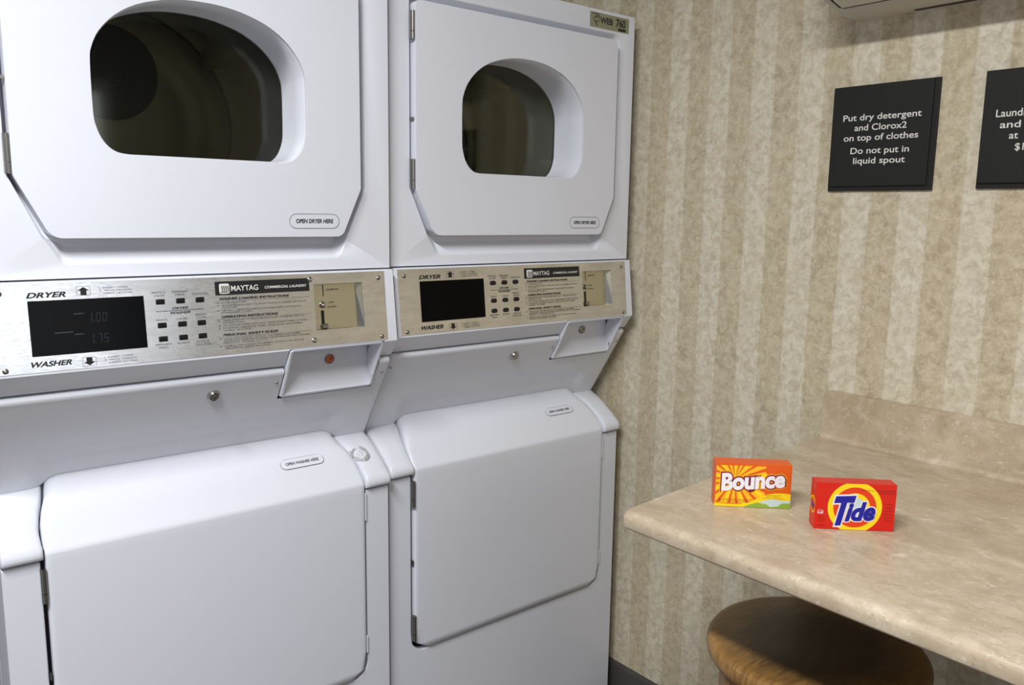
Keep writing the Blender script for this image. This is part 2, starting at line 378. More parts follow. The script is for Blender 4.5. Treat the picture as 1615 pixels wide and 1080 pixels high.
def machine(label, loc, rz, left):
    """stacked unit, front face on local y = 0, x from -.686 to 0 (right edge at 0), base at the floor centre"""
    global OFF
    base = Vector((-.343, 0, -H))
    OFF = Vector((.343, 0, H))
    ca, sa = math.cos(rz), math.sin(rz)
    wl = Vector((loc[0]+ca*base.x, loc[1]+sa*base.x, loc[2]))
    T = empty('stacked_washer_dryer', wl, rz)
    tag(T, label, 'washer dryer', 'stacked laundry machines along the wall')
    XA, XB = -.686, 0.0
    # ---- washer body: front panel with the door opening cut out, then the carcass
    b = B()
    op = rounded([(-.632, -.5565), (-.632, -.9600), (-.0525, -.9600), (-.0525, -.5565)], [0, .034, .034, 0], 8)
    pan = [(XA, -.5565), (XA, -1.345), (XB, -1.345), (XB, -.5565)]
    outer = [pan[0], pan[1], pan[2], pan[3]]+[tuple(p) for p in reversed(op)]
    prism(b, outer, [], XZ, 0, .018)
    obj('washer_front_panel', b, ENAMEL, T, bevel=.0028, seg=3)
    b = B(); box(b, XA+.001, XB-.001, .12, .70, -1.345, -.60)
    box(b, XA+.001, XA+.012, .0185, .12, -1.345, -.56); box(b, XB-.012, XB-.001, .0185, .12, -1.345, -.56)
    for fx in (XA+.05, XB-.05):
        for fy in (.06, .64): disc(b, lambda u, v, w: Vector((u, v, w)), fx, fy, .018, -H, -1.345, 12)
    obj('washer_cabinet', b, ENAMEL, T, bevel=.003)
    # ---- top cover: two shoulders either side of the door
    prof = [(.0185, -.5515), (-.006, -.5515), (-.0095, -.549), (-.0105, -.543), (-.0095, -.536), (-.006, -.530), (-.001, -.5245), (.02, -.508), (.05, -.4875), (.075, -.474), (.10, -.4625), (.16, -.45)]
    for side in (0, 1):
        b = B(); rings = []
        def inner(y):
            d = .022*smooth01((y-.015)/.10)
            return (-.6285+d) if side == 0 else (-.0545-d*.85)
        n = 7
        for y, z in prof:
            i = inner(y); o_ = XA if side == 0 else XB
            ed = .005; xs = []
            a, c = (o_, i) if o_ < i else (i, o_)
            row = []
            for t in range(n+1):
                # rounded long edges
                if t == 0: row.append((a, -.006))
                elif t == 1: row.append((a+.0015, -.002))
                elif t == 2: row.append((a+.005, 0))
                elif t == n-2: row.append((c-.005, 0))
                elif t == n-1: row.append((c-.0015, -.002))
                elif t == n: row.append((c, -.006))
                else: row.append((a+(c-a)*(t-2)/(n-4), 0))
            rings.append([Vector((x, y-dz*.4, z+dz*(.0 if y < -.004 else 1))) for x, dz in row])
        loft(b, rings, closed=False)
        # side skirts down to the cabinet
        for idx in (0, -1):
            col = [r[idx] for r in rings]
            low = [Vector((p.x, max(p.y, .0), -.5515)) for p in col]
            loft(b, [col, low], closed=False)
        obj('top_cover', b, ENAMEL, T, angle=50, label='sloping white end cap beside the washer door')
    # deck hidden beneath the door and console
    b = B(); box(b, XA+.004, XB-.004, .115, .70, -.60, -.52); obj('inner_deck', b, ENAMEL, T)
    # ---- washer door (curved over the top)
    b = B(); prof = [(-.006, -.955)]
    for z in (-.94, -.90, -.80, -.70, -.62, -.56, -.5465): prof.append((-.006, z))
    prof += [(-.0055, -.5425), (-.0035, -.539), (-.0005, -.5355), (.010, -.523), (.028, -.501), (.047, -.4805), (.070, -.464), (.095, -.4475), (.125, -.432)]
    NX = 40; R = []
    tot = len(prof)
    for pi, (y, z) in enumerate(prof):
        d = smooth01((y-.012)/.085)
        xl = -.6255+.022*d; xr = -.0575-.020*d
        if z < -.92:                                   # round the lower corners
            q = min(1, max(0, (-.921-z)/.034)); s = .034*(1-math.sqrt(max(0, 1-q*q))); xl += s; xr -= s
        if pi+1 < tot: t = Vector((0, prof[pi+1][0]-y, prof[pi+1][1]-z)).normalized()
        nrm = Vector((0, -t.z, t.y)) if True else None
        nrm = Vector((0, -abs(t.z), abs(t.y)))
        er = .004+.013*smooth01((y-.02)/.06)
        row = []
        for k in range(NX+1):
            e = .5-.5*math.cos(math.pi*k/NX); x = xl+(xr-xl)*e
            m_ = min(x-xl, xr-x); q = max(0, 1-m_/(er*1.6)); drop = er*(1-math.sqrt(max(0, 1-q*q)))
            row.append(Vector((x, y, z))-nrm*drop)
        R.append(row)
    low = []
    for rr, dy in (((0), .003), ((.0), .018)):
        pass
    first = [Vector((v.x, v.y+.003, v.z-.0012)) for v in R[0]]; back = [Vector((v.x, .016, v.z-.0012)) for v in R[0]]
    R = [back, first]+R
    G_ = loft(b, R, closed=False)
    for idx in (0, -1):                                # side returns
        col = [r[idx] for r in R[1:]]; ins = [Vector((p.x, p.y+.012, p.z-(.010 if p.y > 0 else 0))) for p in col]
        loft(b, [col, ins], closed=False)
    door = obj('washer_door', b, ENAMEL, T, angle=70)
    hinge(door, -.6295, -.0075, -.623, -.566); hinge(door, -.6285, -.0075, -.930, -.871)
    for z0, z1 in ((-.62, -.562), (-.907, -.869)):
        b = B(); box(b, -.0565, -.0540, -.0045, .006, z0, z1); obj('latch_strip', b, LABEL, door, bevel=.0008)
    b = B(); box(b, -.6305, -.6285, -.004, .004, -.757, -.745); obj('hinge_pin', b, STEEL, door)
    # label on the door slope
    P0 = Vector((-.214, .040, -.4880)); N0 = None
    FL = frame((-.2140, .0405, -.4875), (1, 0, .0), (0, .76, .66))
    b = B(); pill(b, FL, 0, .090, -.0105, .0125, .0006); lab = ink('washer_label', b, LABEL, door, 'white oval OPEN WASHER HERE label')
    b = B(); pill(b, FL, 0, .090, -.0105, .0125, .0008, .0008); text(b, FL, 'OPEN WASHER HERE', .011, .079, -.0020, .0062, .0009, bold=.03, shear=.1)
    ink('lettering', b, LABELINK, lab)
    if left:
        FE = frame((-.0445, .040, -.4915), (1, 0, 0), (0, .80, .60)); b = B()
        for r0, r1, a0, a1 in ((.0165, .0190, 150, 270), (.0155, .0192, -80, 70), (.0140, .0146, 95, 440), (.0196, .0200, -150, 80)):
            n = 20; A_ = [math.radians(a0+(a1-a0)*i/n) for i in range(n+1)]
            loft(b, [[FE(r0*math.cos(a), r0*math.sin(a), .0012) for a in A_], [FE((r1-.002*math.sin(2*a))*math.cos(a), (r1-.002*math.sin(2*a))*math.sin(a), .0012) for a in A_]], closed=False)
        for u, v in ((-.005, .0), (.004, -.004), (.002, .005), (-.003, -.006), (.006, .002)): sheet(b, ringpoly(u, v, .0011, 8), [], FE, .0012)
        ink('round_emblem', b, mat('emblem_grey', (184, 186, 180), .35, .2), T, 'worn round silver emblem on the end cap')
    # ---- lower console, leaning back
    b = B(); xs = sorted(set([XA+.0005, XA+.002, XA+.006]+[XA+.006+(.686-.012)*i/72 for i in range(73)]+[-.2245, -.0268]+[XB-.006, XB-.002, XB-.0005]))
    def zbot(x):
        s = smooth01((x+.618)/.030)*smooth01((-.066-x)/.030); return -.4655+.0185*s
    rows = []; NZ = 26
    def ysurf(x, z):
        yy = -.0145+.640*(-.292-z)
        q = smooth01((x+.630)/.040)*smooth01((-.060-x)/.040)*smooth01((-.385-z)/.032)
        yy += .011*q
        ed = min(x-XA, XB-x); yy += .006*(1-math.sqrt(max(0, 1-max(0, 1-ed/.006)**2)))
        return yy
    top = [(.016, -.2855), (.0, -.2855), (-.0085, -.2865), (-.0125, -.2895), (-.0140, -.294)]
    for y, z in top: rows.append([Vector((x, y+(ysurf(x, -.292)+.0145), z)) for x in xs])
    for k in range(10): rows.append([Vector((x, ysurf(x, -.300-.0497*k/10), -.300-.0497*k/10)) for x in xs])
    for k in range(NZ+1):
        rows.append([Vector((x, ysurf(x, -.3497+(zbot(x)+.3497)*k/NZ), -.3497+(zbot(x)+.3497)*k/NZ)) for x in xs])
    rows.append([Vector((x, ysurf(x, zbot(x))+.006, zbot(x)-.0015)) for x in xs]); rows.append([Vector((x, .13, zbot(x)+.0)) for x in xs])
    VR = [[b.verts.new(p) for p in r] for r in rows]
    for r0, r1 in zip(VR, VR[1:]):
        for i in range(len(xs)-1):
            xm = (xs[i]+xs[i+1])/2; zm = (r0[i].co.z+r1[i].co.z)/2
            if -.2245 < xm < -.0268 and zm > -.3497: continue      # opening for the coin cup
            b.faces.new([r0[i], r0[i+1], r1[i+1], r1[i]])
    for idx in (0, -1):
        col = [r[idx] for r in rows]; loft(b, [col, [Vector((p.x, .60, p.z)) for p in col]], closed=False)
    con = obj('lower_console', b, ENAMEL, T, angle=60)
    FC = frame((0, -.0145, -.292), (1, 0, 0), (0, -.539, .842))       # up along the slope
    def vc(z): return (z+.292)/.842
    # lock
    def barrel(parent, name, F, u, v, rs, m):
        bb = B(); n = 24; loft(bb, [[F(u+r*math.cos(2*math.pi*i/n), v+r*math.sin(2*math.pi*i/n), w) for i in range(n)] for r, w in rs], caps=(True, True)); return obj(name, bb, m, parent)
    lk = barrel(T, 'lock', FC, -.348, vc(-.3235), [(.0115, 0), (.0115, .003), (.0100, .0065), (.0090, .0070), (.0085, .0060), (.0050, .0060), (.0045, .0085), (.002, .0085)], CHROME)
    b = B(); box_f = [FC(-.348+a, vc(-.3235)+c, w) for w in (.0084, .0088) for a, c in ((-.0006, -.003), (.0006, -.003), (.0006, .003), (-.0006, .003))]
    loft(b, [box_f[:4], box_f[4:]], caps=(True, True)); obj('keyhole', b, BLACK, lk)
    place_screw(con, FC, -.2345, vc(-.314), .0035)
    place_screw(con, FC, (-.0125 if left else -.0135), vc(-.318), .0035)
    place_screw(con, FC, -.6795, vc(-.316), .0035)
    # ---- control housing
    b = B(); prof = [(.15, -.1125), (-.018, -.1125), (-.0215, -.1135), (-.0228, -.117), (-.0385, -.2475), (-.0385, -.2505), (-.0365, -.2530), (-.0335, -.2550), (-.0140, -.2815), (-.0120, -.2825), (.15, -.2825)]
    hole = None
    # front skin with the coin window left open
    segs = [(XA+.0005, -.2240), (-.172, -.066), (-.0272, XB-.0005)]
    short = prof[:5]+[(-.0375, -.2495), (.15, -.2495)]
    def slice_(x0, x1, pr): loft(b, [[Vector((x, y, z)) for y, z in pr] for x in (x0, x1)], caps=(True, True))
    slice_(segs[0][0], segs[0][1], prof); slice_(segs[2][0], segs[2][1], prof)
    slice_(-.2240, -.172, short); slice_(-.066, -.0272, short)
    ky = lambda z: -.0104+.1128*z
    slice_(-.172, -.066, [(.15, -.1125), (-.018, -.1125), (-.0215, -.1135), (-.0228, -.117), (ky(-.133)+.001, -.133), (ky(-.133)+.016, -.133), (.15, -.133)])
    slice_(-.172, -.066, [(.15, -.2205), (ky(-.2205)+.016, -.2205), (ky(-.2205)+.001, -.2205), (-.0385, -.2475), (-.0375, -.2495), (.15, -.2495)])
    hs = obj('control_housing', b, ENAMEL, T, angle=35)
    # plate frame: u = x, v along the tilted plane measured as eye height
    nv = Vector((0, -1, .1128)).normalized()
    FP = lambda u, v, w: Vector((u, -.0104+.1128*v, v))+nv*w
    b = B(); prism(b, rect(-.678, -.0210, -.2470, -.1150), [rect(-.1690, -.0695, -.2180, -.1350)], FP, -.0012, .0010)
    pl = obj('control_panel', b, PLATE, T, bevel=.0004, seg=1, smooth=True, label='brushed steel control plate with printed instructions')
    for u, v in ((-.034, -.128), (-.034, -.240), (-.6625, -.1285), (-.6630, -.2405)): place_screw(pl, FP, u, v, .0042, .0010, m=STEEL)
    if left:
        for u, v in ((-.176, -.1255), (-.175, -.2360)): place_screw(pl, FP, u, v, .0050, .0010)
    # display
    b = B(); prism(b, rect(-.6270, -.4640, -.2230, -.1405), [], FP, .0008, .0016)
    ds = obj('display', b, SCREEN, pl, label='black display window')
    if left:
        b = B()
        SEG = {'1': 'bc', '0': 'abcdef', '7': 'abc', '5': 'afgcd'}
        def seg7(ch, u, v, wd=.0062, h=.0140, t=.0012):
            k = .12
            q = {'a': (0, wd, h-t, h), 'g': (0, wd, h/2-t/2, h/2+t/2), 'd': (0, wd, 0, t), 'f': (0, t, h/2, h), 'b': (wd-t, wd, h/2, h), 'e': (0, t, 0, h/2), 'c': (wd-t, wd, 0, h/2)}
            for c_ in SEG[ch]:
                x0, x1, z0, z1 = q[c_]; g = .0003
                sheet(b, [(u+x+k*z, v+z) for x, z in ((x0+g, z0+g), (x1-g, z0+g), (x1-g, z1-g), (x0+g, z1-g))], [], FP, .0020)
        for s, v in (('100', -.1765), ('175', -.2090)):
            for i_, ch in enumerate(s): seg7(ch, -.5485+.0095*i_+(.002 if i_ else 0), v)
            sheet(b, rect(-.5405, -.5393, v, v+.0014), [], FP, .0020)
        for u0, u1, v in ((-.567, -.553, -.162), (-.568, -.555, -.193), (-.595, -.570, -.189)): sheet(b, rect(u0, u1, v-.0015, v), [], FP, .0020)
        ink('display_digits', b, DIGIT, ds, 'dim digits showing 1.00 and 1.75')
    # buttons
    for r_, v in ((0, -.1515), (1, -.1895), (2, -.2115)):
        for c_, u in enumerate((-.4390, -.4070, -.3755)):
            b = B(); hw, hh = (.0068, .0043) if left else (.0075, .0047)
            rd = .0012 if left else .0044
            o1 = rounded(rect(u-hw, u+hw, v-hh, v+hh), rd, 4); o2 = rounded(rect(u-hw+.0012, u+hw-.0012, v-hh+.0012, v+hh-.0012), max(.0005, rd-.001), 4)
            loft(b, [[FP(p.x, p.y, .0008) for p in o1], [FP(p.x, p.y, .0026) for p in o1], [FP(p.x, p.y, .0034) for p in o2]], caps=(True, True))
            obj('button', b, BLACK, pl, angle=30)
    # black brand strip with lettering
    b = B(); sheet(b, rect(-.3490, -.1780, -.1460, -.1228), [], FP, .0012)
    st = ink('brand_strip', b, INK, pl, 'black strip with white lettering')
    b = B(); sq = rounded(rect(-.3420, -.3245, -.1435, -.1265), .003, 4)
    sheet(b, sq, [], FP, .0014)
    text(b, FP, 'MAYTAG', -.3215, -.2740, -.1395, .0090, .0014, bold=.012)
    text(b, FP, 'COMMERCIAL LAUNDRY', -.2620, -.1830, -.1378, .0042, .0014, bold=.02, shear=.3)
    ink('lettering', b, WHITEINK, st)
    b = B()
    for i in range(4):
        u = -.3398+i*.0034; sheet(b, [(u+.0012, -.1305), (u+.0032, -.1305), (u+.0042, -.1395), (u+.0026, -.1395)], [], FP, .0016)
    sheet(b, rect(-.3400, -.3262, -.1415, -.1400), [], FP, .0016)
    ink('logo_mark', b, INK, st)
    # main lettering
    b = B()
    text(b, FP, 'DRYER', -.6275, -.5755, -.1360, .0076, .0013, bold=.035, shear=.3)
    text(b, FP, 'WASHER', -.6290, -.5755, -.2385, .0076, .0013, bold=.035, shear=.3)
    for vt, vb in ((-.1215, -.1355), (-.2440, -.2300)):
        d = 1 if vt > vb else -1; u = -.5505
        sheet(b, [(u, vt-.0012*d), (u+.0085, vt-.0068*d), (u+.0042, vt-.0068*d), (u+.0042, vb+.0005*d), (u-.0042, vb+.0005*d), (u-.0042, vt-.0068*d), (u-.0085, vt-.0068*d)], [], FP, .0013)
        lo, hi = min(vt, vb), max(vt, vb)
        sheet(b, rounded(rect(u-.0098, u+.0098, lo, hi), .0018, 4), [rounded(rect(u-.0094, u+.0094, lo+.0004, hi-.0004), .0015, 4)], FP, .0013)
    sheet(b, rect(-.4470, -.3700, -.1674, -.1665), [], FP, .0013)
    text(b, FP, 'DRYER', -.4215, -.3960, -.1650, .0037, .0013, bold=.03, shear=.35)
    text(b, FP, 'WASHER', -.4240, -.3925, -.1723, .0037, .0013, bold=.03, shear=.35)
    for s, u0, u1, v in (('WASHER LOADING INSTRUCTIONS', -.342, -.218, -.1545), ('OPERATING INSTRUCTIONS', -.341, -.241, -.1850), ('PERSONAL SAFETY RULES', -.341, -.243, -.2155)):
        text(b, FP, s, u0, u1, v+.0004, .0038, .0013, bold=.045, shear=.3)
        sheet(b, rect(-.3505, -.1780, v-.0018, v-.0014), [], FP, .0013)
    ink('panel_lettering', b, INK, pl)
    b = B()
    for s, uc, v in (('WHITES &', -.4410, -.1380), ('COLORS', -.4400, -.1430), ('PERMANENT', -.4070, -.1380), ('PRESS', -.4070, -.1430), ('DELICATES', -.3745, -.1430),
                     ('WHITES', -.4390, -.1825), ('COLORS', -.4070, -.1825), ('BRIGHT', -.3755, -.1775), ('COLORS', -.3755, -.1825),
                     ('PERMANENT', -.4390, -.2220), ('PRESS', -.4390, -.2272), ('WOOLENS', -.4070, -.2220), ('KNITS &', -.3755, -.2220), ('DELICATES', -.3755, -.2272)):
        wd = .0026*len(s)+.002; text(b, FP, s, uc-wd/2, uc+wd/2, v, .0033, .0013)
    for s, u0, u1, v in (('1. INSERT COINS', -.528, -.486, -.1262), ('2. PRESS DESIRED', -.528, -.480, -.1305), ('FABRIC SETTING', -.522, -.480, -.1348),
                         ('1. INSERT COINS', -.529, -.487, -.2338), ('2. PRESS DESIRED', -.529, -.481, -.2381), ('FABRIC SETTING', -.523, -.481, -.2424)):
        text(b, FP, s, u0, u1, v, .0026, .0013)
    for bl, s, u1, v in ((1, 'LOAD CLOTHES.', -.296, -.1600), (1, 'ADD DETERGENT AND COLOR-SAFE BLEACH IF DESIRED ON TOP OF', -.186, -.1648), (0, 'CLOTHES.', -.312, -.1684),
                         (1, 'USE ONLY LIQUID CHLORINE BLEACH AND FABRIC SOFTENER IN', -.198, -.1730), (0, 'DISPENSER CUPS.', -.288, -.1768),
                         (1, 'CLEAN DRYER LINT FILTER BEFORE EACH LOAD - IF WASHER LOAD IS A', -.192, -.1902), (0, 'DRYER LOAD.', -.300, -.1940),
                         (1, 'TO CHANGE FABRIC SELECTION - PRESS DESIRED FABRIC SETTING.', -.186, -.1985),
                         (1, 'TO RESTART WASHER OR DRYER - CLOSE DOOR, PRESS DESIRED', -.196, -.2032), (0, 'FABRIC SETTING.', -.290, -.2070),
                         (1, 'NEVER WASH AND DRY ARTICLES CONTAINING FOAM RUBBER,', -.200, -.2212), (0, 'FLAMMABLE FUMES OR MATERIALS LIKE PETROLEUM AND CLEANING', -.182, -.2248), (0, 'PRODUCTS, COOKING OILS, ETC.', -.262, -.2284),
                         (1, 'NEVER ALLOW CHILDREN TO OPERATE, OR TO PLAY IN, WITH OR', -.196, -.2336), (0, 'AROUND THE WASHER AND DRYER.', -.258, -.2374)):
        text(b, FP, s, -.3400, u1, v, .0026, .0013)
        if bl: sheet(b, ringpoly(-.3460, v+.0013, .0011, 8), [], FP, .0013)
    ink('fine_print', b, INKSOFT, pl)
    # coin slide recess
    b = B(); dp = -.0135
    rc = rect(-.1700, -.0685, -.2190, -.1340); ri = rect(-.1700, -.0785, -.2175, -.1340)
    loft(b, [[FP(u, v, -.0013) for u, v in rc], [FP(u, v, dp) for u, v in ri]], caps=(False, True))
    cs = obj('coin_slide', b, BRASS, pl, smooth=False, label='recessed metal coin slide')
    for q_ in (rect(-.1452, -.1436, -.1570, -.1355), rect(-.1515, -.1455, -.2085, -.1830)):
        b = B(); sheet(b, q_, [], FP, dp+.0004); obj('coin_slot', b, BLACK, cs, smooth=False)
    barrel(cs, 'slide_knob', FP, -.1480, -.1725, [(.0062, dp), (.0062, dp+.004), (.0048, dp+.007), (.0025, dp+.008)], CHROME)
    b = B(); loft(b, [[FP(u, v, dp) for u, v in rect(-.1545, -.1405, -.2175, -.2075)], [FP(u, v, dp+.009) for u, v in rect(-.1525, -.1425, -.2160, -.2090)]], caps=(True, True)); obj('slide_bracket', b, STEEL, cs, bevel=.001)
    b = B(); text(b, FP, 'QUARTERS', -.1370, -.1130, -.1470, .0034, dp+.0005); text(b, FP, 'COIN', -.1370, -.1240, -.1705, .0032, dp+.0005); text(b, FP, 'RETURN', -.1370, -.1200, -.1790, .0032, dp+.0005)
    ink('lettering', b, INKSOFT, cs)
    b = B(); loft(b, [[FP(u, v, w) for u, v, w in ((-.0785, -.2175, dp+.0005), (-.0692, -.2188, -.0005), (-.0692, -.1360, -.0060), (-.0785, -.1400, dp+.0005))], [FP(u, v, w) for u, v, w in ((-.0780, -.2180, dp-.0005), (-.0688, -.2193, -.0015), (-.0688, -.1360, -.007), (-.078, -.1400, dp-.0005))]], caps=(True, True))
    obj('side_cheek', b, STEEL, cs, smooth=False)
    # ---- coin box: thin-walled tray hanging under the plate
    # opening plane from (-.0395,-.2505) down to (.0145,-.3470)
    OV = Vector((0, .0540, -.0965)); ln = OV.length; OVn = OV.normalized()
    O = Vector((-.2220, -.0395, -.2505))
    FB = lambda u, v, w: O+Vector((u, 0, 0))+OVn*v+Vector((0, 1, 0.0))*w
    out = rounded(rect(0, .1925, 0, ln), .006, 4); tt = .0052; inn = rounded(rect(tt, .1925-tt, tt*.8, ln-tt), .004, 4)
    b = B()
    loft(b, [[FB(p.x, p.y, .045) for p in out], [FB(p.x, p.y, .001) for p in out], [FB(p.x+(.0962-p.x)*.01, p.y+(ln/2-p.y)*.012, -.0006) for p in out],
             [FB(p.x-(.0962-p.x)*.006, p.y-(ln/2-p.y)*.006, -.0006) for p in inn], [FB(p.x, p.y, .001) for p in inn], [FB(p.x, p.y, .044) for p in inn]])
    cb = obj('coin_box', b, ENAMEL, T, angle=50, label='open white metal coin cup under the panel')
    # back of the cup: upper face upright, then an upward-facing ledge
    b = B(); x0, x1 = -.2220+.004, -.2220+.1885
    pr = [(.0180, -.2500), (.0235, -.2950), (.0245, -.3000), (.0240, -.3040), (.0140, -.3435), (.0140, -.3460)]
    loft(b, [[Vector((x, y, z)) for x in (x0, x1)] for y, z in pr], closed=False)
    loft(b, [[Vector((x, y+.003, z)) for x in (x1, x0)] for y, z in pr], closed=False)
    bk = obj('cup_back', b, ENAMEL, cb, angle=30)
    FK = frame((-.1165, .0216, -.2845), (1, 0, 0), (0, -.121, .993))
    m_lk = mat('orange_coin_lock', (204, 120, 84), .35, .3) if left else STEEL
    kl = barrel(cb, 'coin_box_lock', FK, 0, 0, [(.0098, 0), (.0098, .002), (.0085, .0028), (.0080, .0020)], STEEL)
    b = B(); disc(b, FK, 0, 0, .0079, .0018, .0023, 20); obj('lock_face', b, m_lk, kl, label='orange lock face' if left else None)
    b = B(); sheet(b, [(-.0005, .0), (.0035, .0045), (.0045, .003), (.0008, -.0012)], [], FK, .0027); obj('keyhole', b, BLACK, kl, smooth=False)
    b = B()
    FSd = lambda u, v, w: Vector((-.0344-w, u, v))
    sheet(b, [(p[0], p[1]) for p in [(.006+.0016*math.cos(t*.6283), -.3255+.004*math.sin(t*.6283)) for t in range(10)]], [], FSd, .0003); obj('slot', b, BLACK, cb, smooth=False)
    # ---- dryer cabinet
    rectO = [(XA+.0015, -.1095), (XB-.0015, -.1095), (XB-.0015, .465), (XA+.0015, .465)]
    chO = [(-.574, -.0900), (-.1090, -.0900), (-.0935, -.0560), (-.0500, .0420), (-.0500, .4200), (-.6400, .4200), (-.6400, .0460), (-.5985, -.0480)]
    chI = [(-.566, -.0600), (-.1170, -.0600), (-.1045, -.0500), (-.0630, .0420), (-.0630, .4070), (-.6375, .4070), (-.6375, .0460), (-.5930, -.0480)]
    rad = [.015, .015, .03, .02, .02, .01, .02, .03]
    lO = rounded(chO, rad, 6); lI = rounded(chI, rad, 6)
    b = B(); yf = -.0125
    sheet(b, rectO, [lO], XZ, yf)
    def mixr(t, y): return [Vector((a.x*(1-t)+c.x*t, y, a.y*(1-t)+c.y*t)) for a, c in zip(lO, lI)]
    loft(b, [mixr(0, yf), mixr(.06, yf+.0006), mixr(.16, yf+.003), mixr(.84, .0095), mixr(.94, .0118), mixr(1, .0125)])
    circ = ringpoly(-.348, .195, .245, 48)
    circ = [(min(max(x, -.62), -.08), z) for x, z in circ]
    sheet(b, [tuple(p) for p in lI], [ringpoly(-.348, .198, .195, 48)], XZ, .0125)
    # rounded outer edge and the returns
    e1 = [Vector((x+(.0015 if x < -.3 else -.0015)*(-1 if 1 else 1), yf+.0015, z+(-.0005 if z < 0 else .0015))) for x, z in rectO]
    loft(b, [[Vector((x, yf, z)) for x, z in rectO], e1, [Vector((p.x, .70, p.z)) for p in e1]], caps=(False, True))
    cab = obj('dryer_cabinet', b, ENAMEL, T, angle=35)
    # dryer door
    dO = [(-.5880, -.0485), (-.1080, -.0485), (-.0690, .0390), (-.0690, .4030), (-.6330, .4030), (-.6330, .0430)]
    dr = rounded(dO, [.026, .018, .016, .018, .012, .02], 6); aw = arch_outline()
    b = B(); prism(b, [tuple(p) for p in dr], [[tuple(p) for p in aw]], XZ, -.0255, .008)
    dd = obj('dryer_door', b, ENAMEL, T, bevel=.0035, seg=3)
    hinge(dd, -.6370, -.0215, .045, .102); hinge(dd, -.6370, -.0215, .329, .382)
    b = B(); disc(b, lambda u, v, w: Vector((u, w, v)), -.6360, .180, .003, -.020, -.012, 10); obj('hinge_pin', b, STEEL, dd)
    b = B(); box(b, -.0685, -.0660, -.0210, -.012, .052, .102); obj('latch_strip', b, LABEL, dd, bevel=.0008)
    # window surround: a deep white tunnel
    b = B(); a2 = arch_outline(-.0015); a3 = arch_outline(-.001); a4 = arch_outline(.012)
    loft(b, [[Vector((p.x, -.0215, p.y)) for p in arch_outline(.0008)], [Vector((p.x, -.018, p.y)) for p in a2], [Vector((p.x, .020, p.y)) for p in a2], [Vector((p.x, .078, p.y)) for p in a3], [Vector((p.x, .078, p.y)) for p in a4], [Vector((p.x, .010, p.y)) for p in a4]])
    obj('window_surround', b, ENAMEL, dd, angle=50)
    b = B(); prism(b, [tuple(p) for p in arch_outline(.006)], [], XZ, .0735, .0765); obj('window_glass', b, GLASS, dd, smooth=False, label='tinted glass')
    b = B(); pill(b, XZ, -.2120, -.1150, -.0335, -.0075, -.0258); lab = ink('dryer_label', b, LABEL, dd, 'white oval OPEN DRYER HERE label')
    b = B(); pill(b, XZ, -.2120, -.1150, -.0335, -.0075, -.0261, .0007); text(b, XZ, 'OPEN DRYER HERE', -.1995, -.1275, -.0237, .0070, -.0263, bold=.03, shear=.12)
    ink('lettering', b, LABELINK, lab)
    # drum
    b = B(); n = 64; cx, cz, r = -.343, .178, .272
    ring = lambda rr, y: [Vector((cx+rr*math.cos(2*math.pi*i/n), y, cz+rr*math.sin(2*math.pi*i/n))) for i in range(n)]
    loft(b, [ring(.20, .0135), ring(.205, .02), ring(.205, .088), ring(.262, .094), ring(r, .106), ring(r, .50), ring(r-.004, .515), ring(r-.014, .523), ring(.243, .527)])
    dm = obj('drum', b, DRUM, T, label='metal dryer drum')
    b = B(); loft(b, [ring(.2435, .527), ring(.2435, .540), ring(.236, .540)]); obj('drum_seam', b, BLACK, dm)
    b = B(); loft(b, [ring(.238, .534), ring(.236, .527), ring(.19, .527), ring(.185, .531), ring(.13, .531)]); loft(b, [ring(.13, .531), ring(.02, .531)], caps=(False, True)); obj('drum_back', b, DRUM, dm)
    b = B(); gx, gz = -.360, .282
    hol = []
    for i in range(-12, 13):
        for j in range(-12, 13):
            hx = gx+i*.0085+(.00425 if j % 2 else 0); hz = gz+j*.0075
            if math.hypot(hx-gx, hz-gz) < .092: hol.append((hx, hz))
    disc(b, lambda u, v, w: Vector((u, w, v)), gx, gz, .100, .530, .526, 40, .097); gr = obj('air_grille', b, DRUMDARK, dm, label='dark perforated screen')
    b = B()
    for hx, hz in hol: sheet(b, ringpoly(hx, hz, .0024, 6), [], XZ, .5255)
    hh = obj('perforations', b, BLACK, gr, smooth=False); hh['kind'] = 'stuff'
    for k in range(3):
        a = math.radians(38+120*k); b = B()
        c, s = math.cos(a), math.sin(a)
        FQ = lambda t, rr, y: Vector((cx+c*rr-s*t, y, cz+s*rr+c*t))
        loft(b, [[FQ(t, rr, y) for t, rr in ((-.034, r), (-.022, r-.028), (-.008, r-.052), (.008, r-.052), (.022, r-.028), (.034, r))] for y in (.11, .522)], caps=(True, True))
        obj('baffle', b, DRUM, dm)
    if not left:
        b = B(); prism(b, rect(-.1520, -.0225, .4255, .4590), [], XZ, yf-.0004, yf-.0001)
        wb = ink('number_plate', b, mat('khaki_label', (142, 142, 114), .5), T, 'khaki number label')
        b = B(); y = yf-.0008
        text(b, XZ, 'WEB', -.1190, -.0780, .4375, .0130, y, bold=.03)
        text(b, XZ, '760', -.0660, -.0350, .4370, .0165, y, bold=.03)
        n = 24                                     # swoosh of the logo
        A_ = [math.radians(60+290*i/n) for i in range(n+1)]
        loft(b, [[XZ(-.1300+.0105*math.cos(a)+.004*math.sin(a), .4450+.0075*math.sin(a), y) for a in A_], [XZ(-.1300+(.0105-.0016)*math.cos(a)+.004*math.sin(a), .4450+(.0075-.0013)*math.sin(a), y) for a in A_]], closed=False)
        A_ = [math.radians(-30+250*i/n) for i in range(n+1)]
        loft(b, [[XZ(-.1285+.0055*math.cos(a)+.003*math.sin(a), .4465+.0040*math.sin(a), y) for a in A_], [XZ(-.1285+.0042*math.cos(a)+.003*math.sin(a), .4465+.0029*math.sin(a), y) for a in A_]], closed=False)
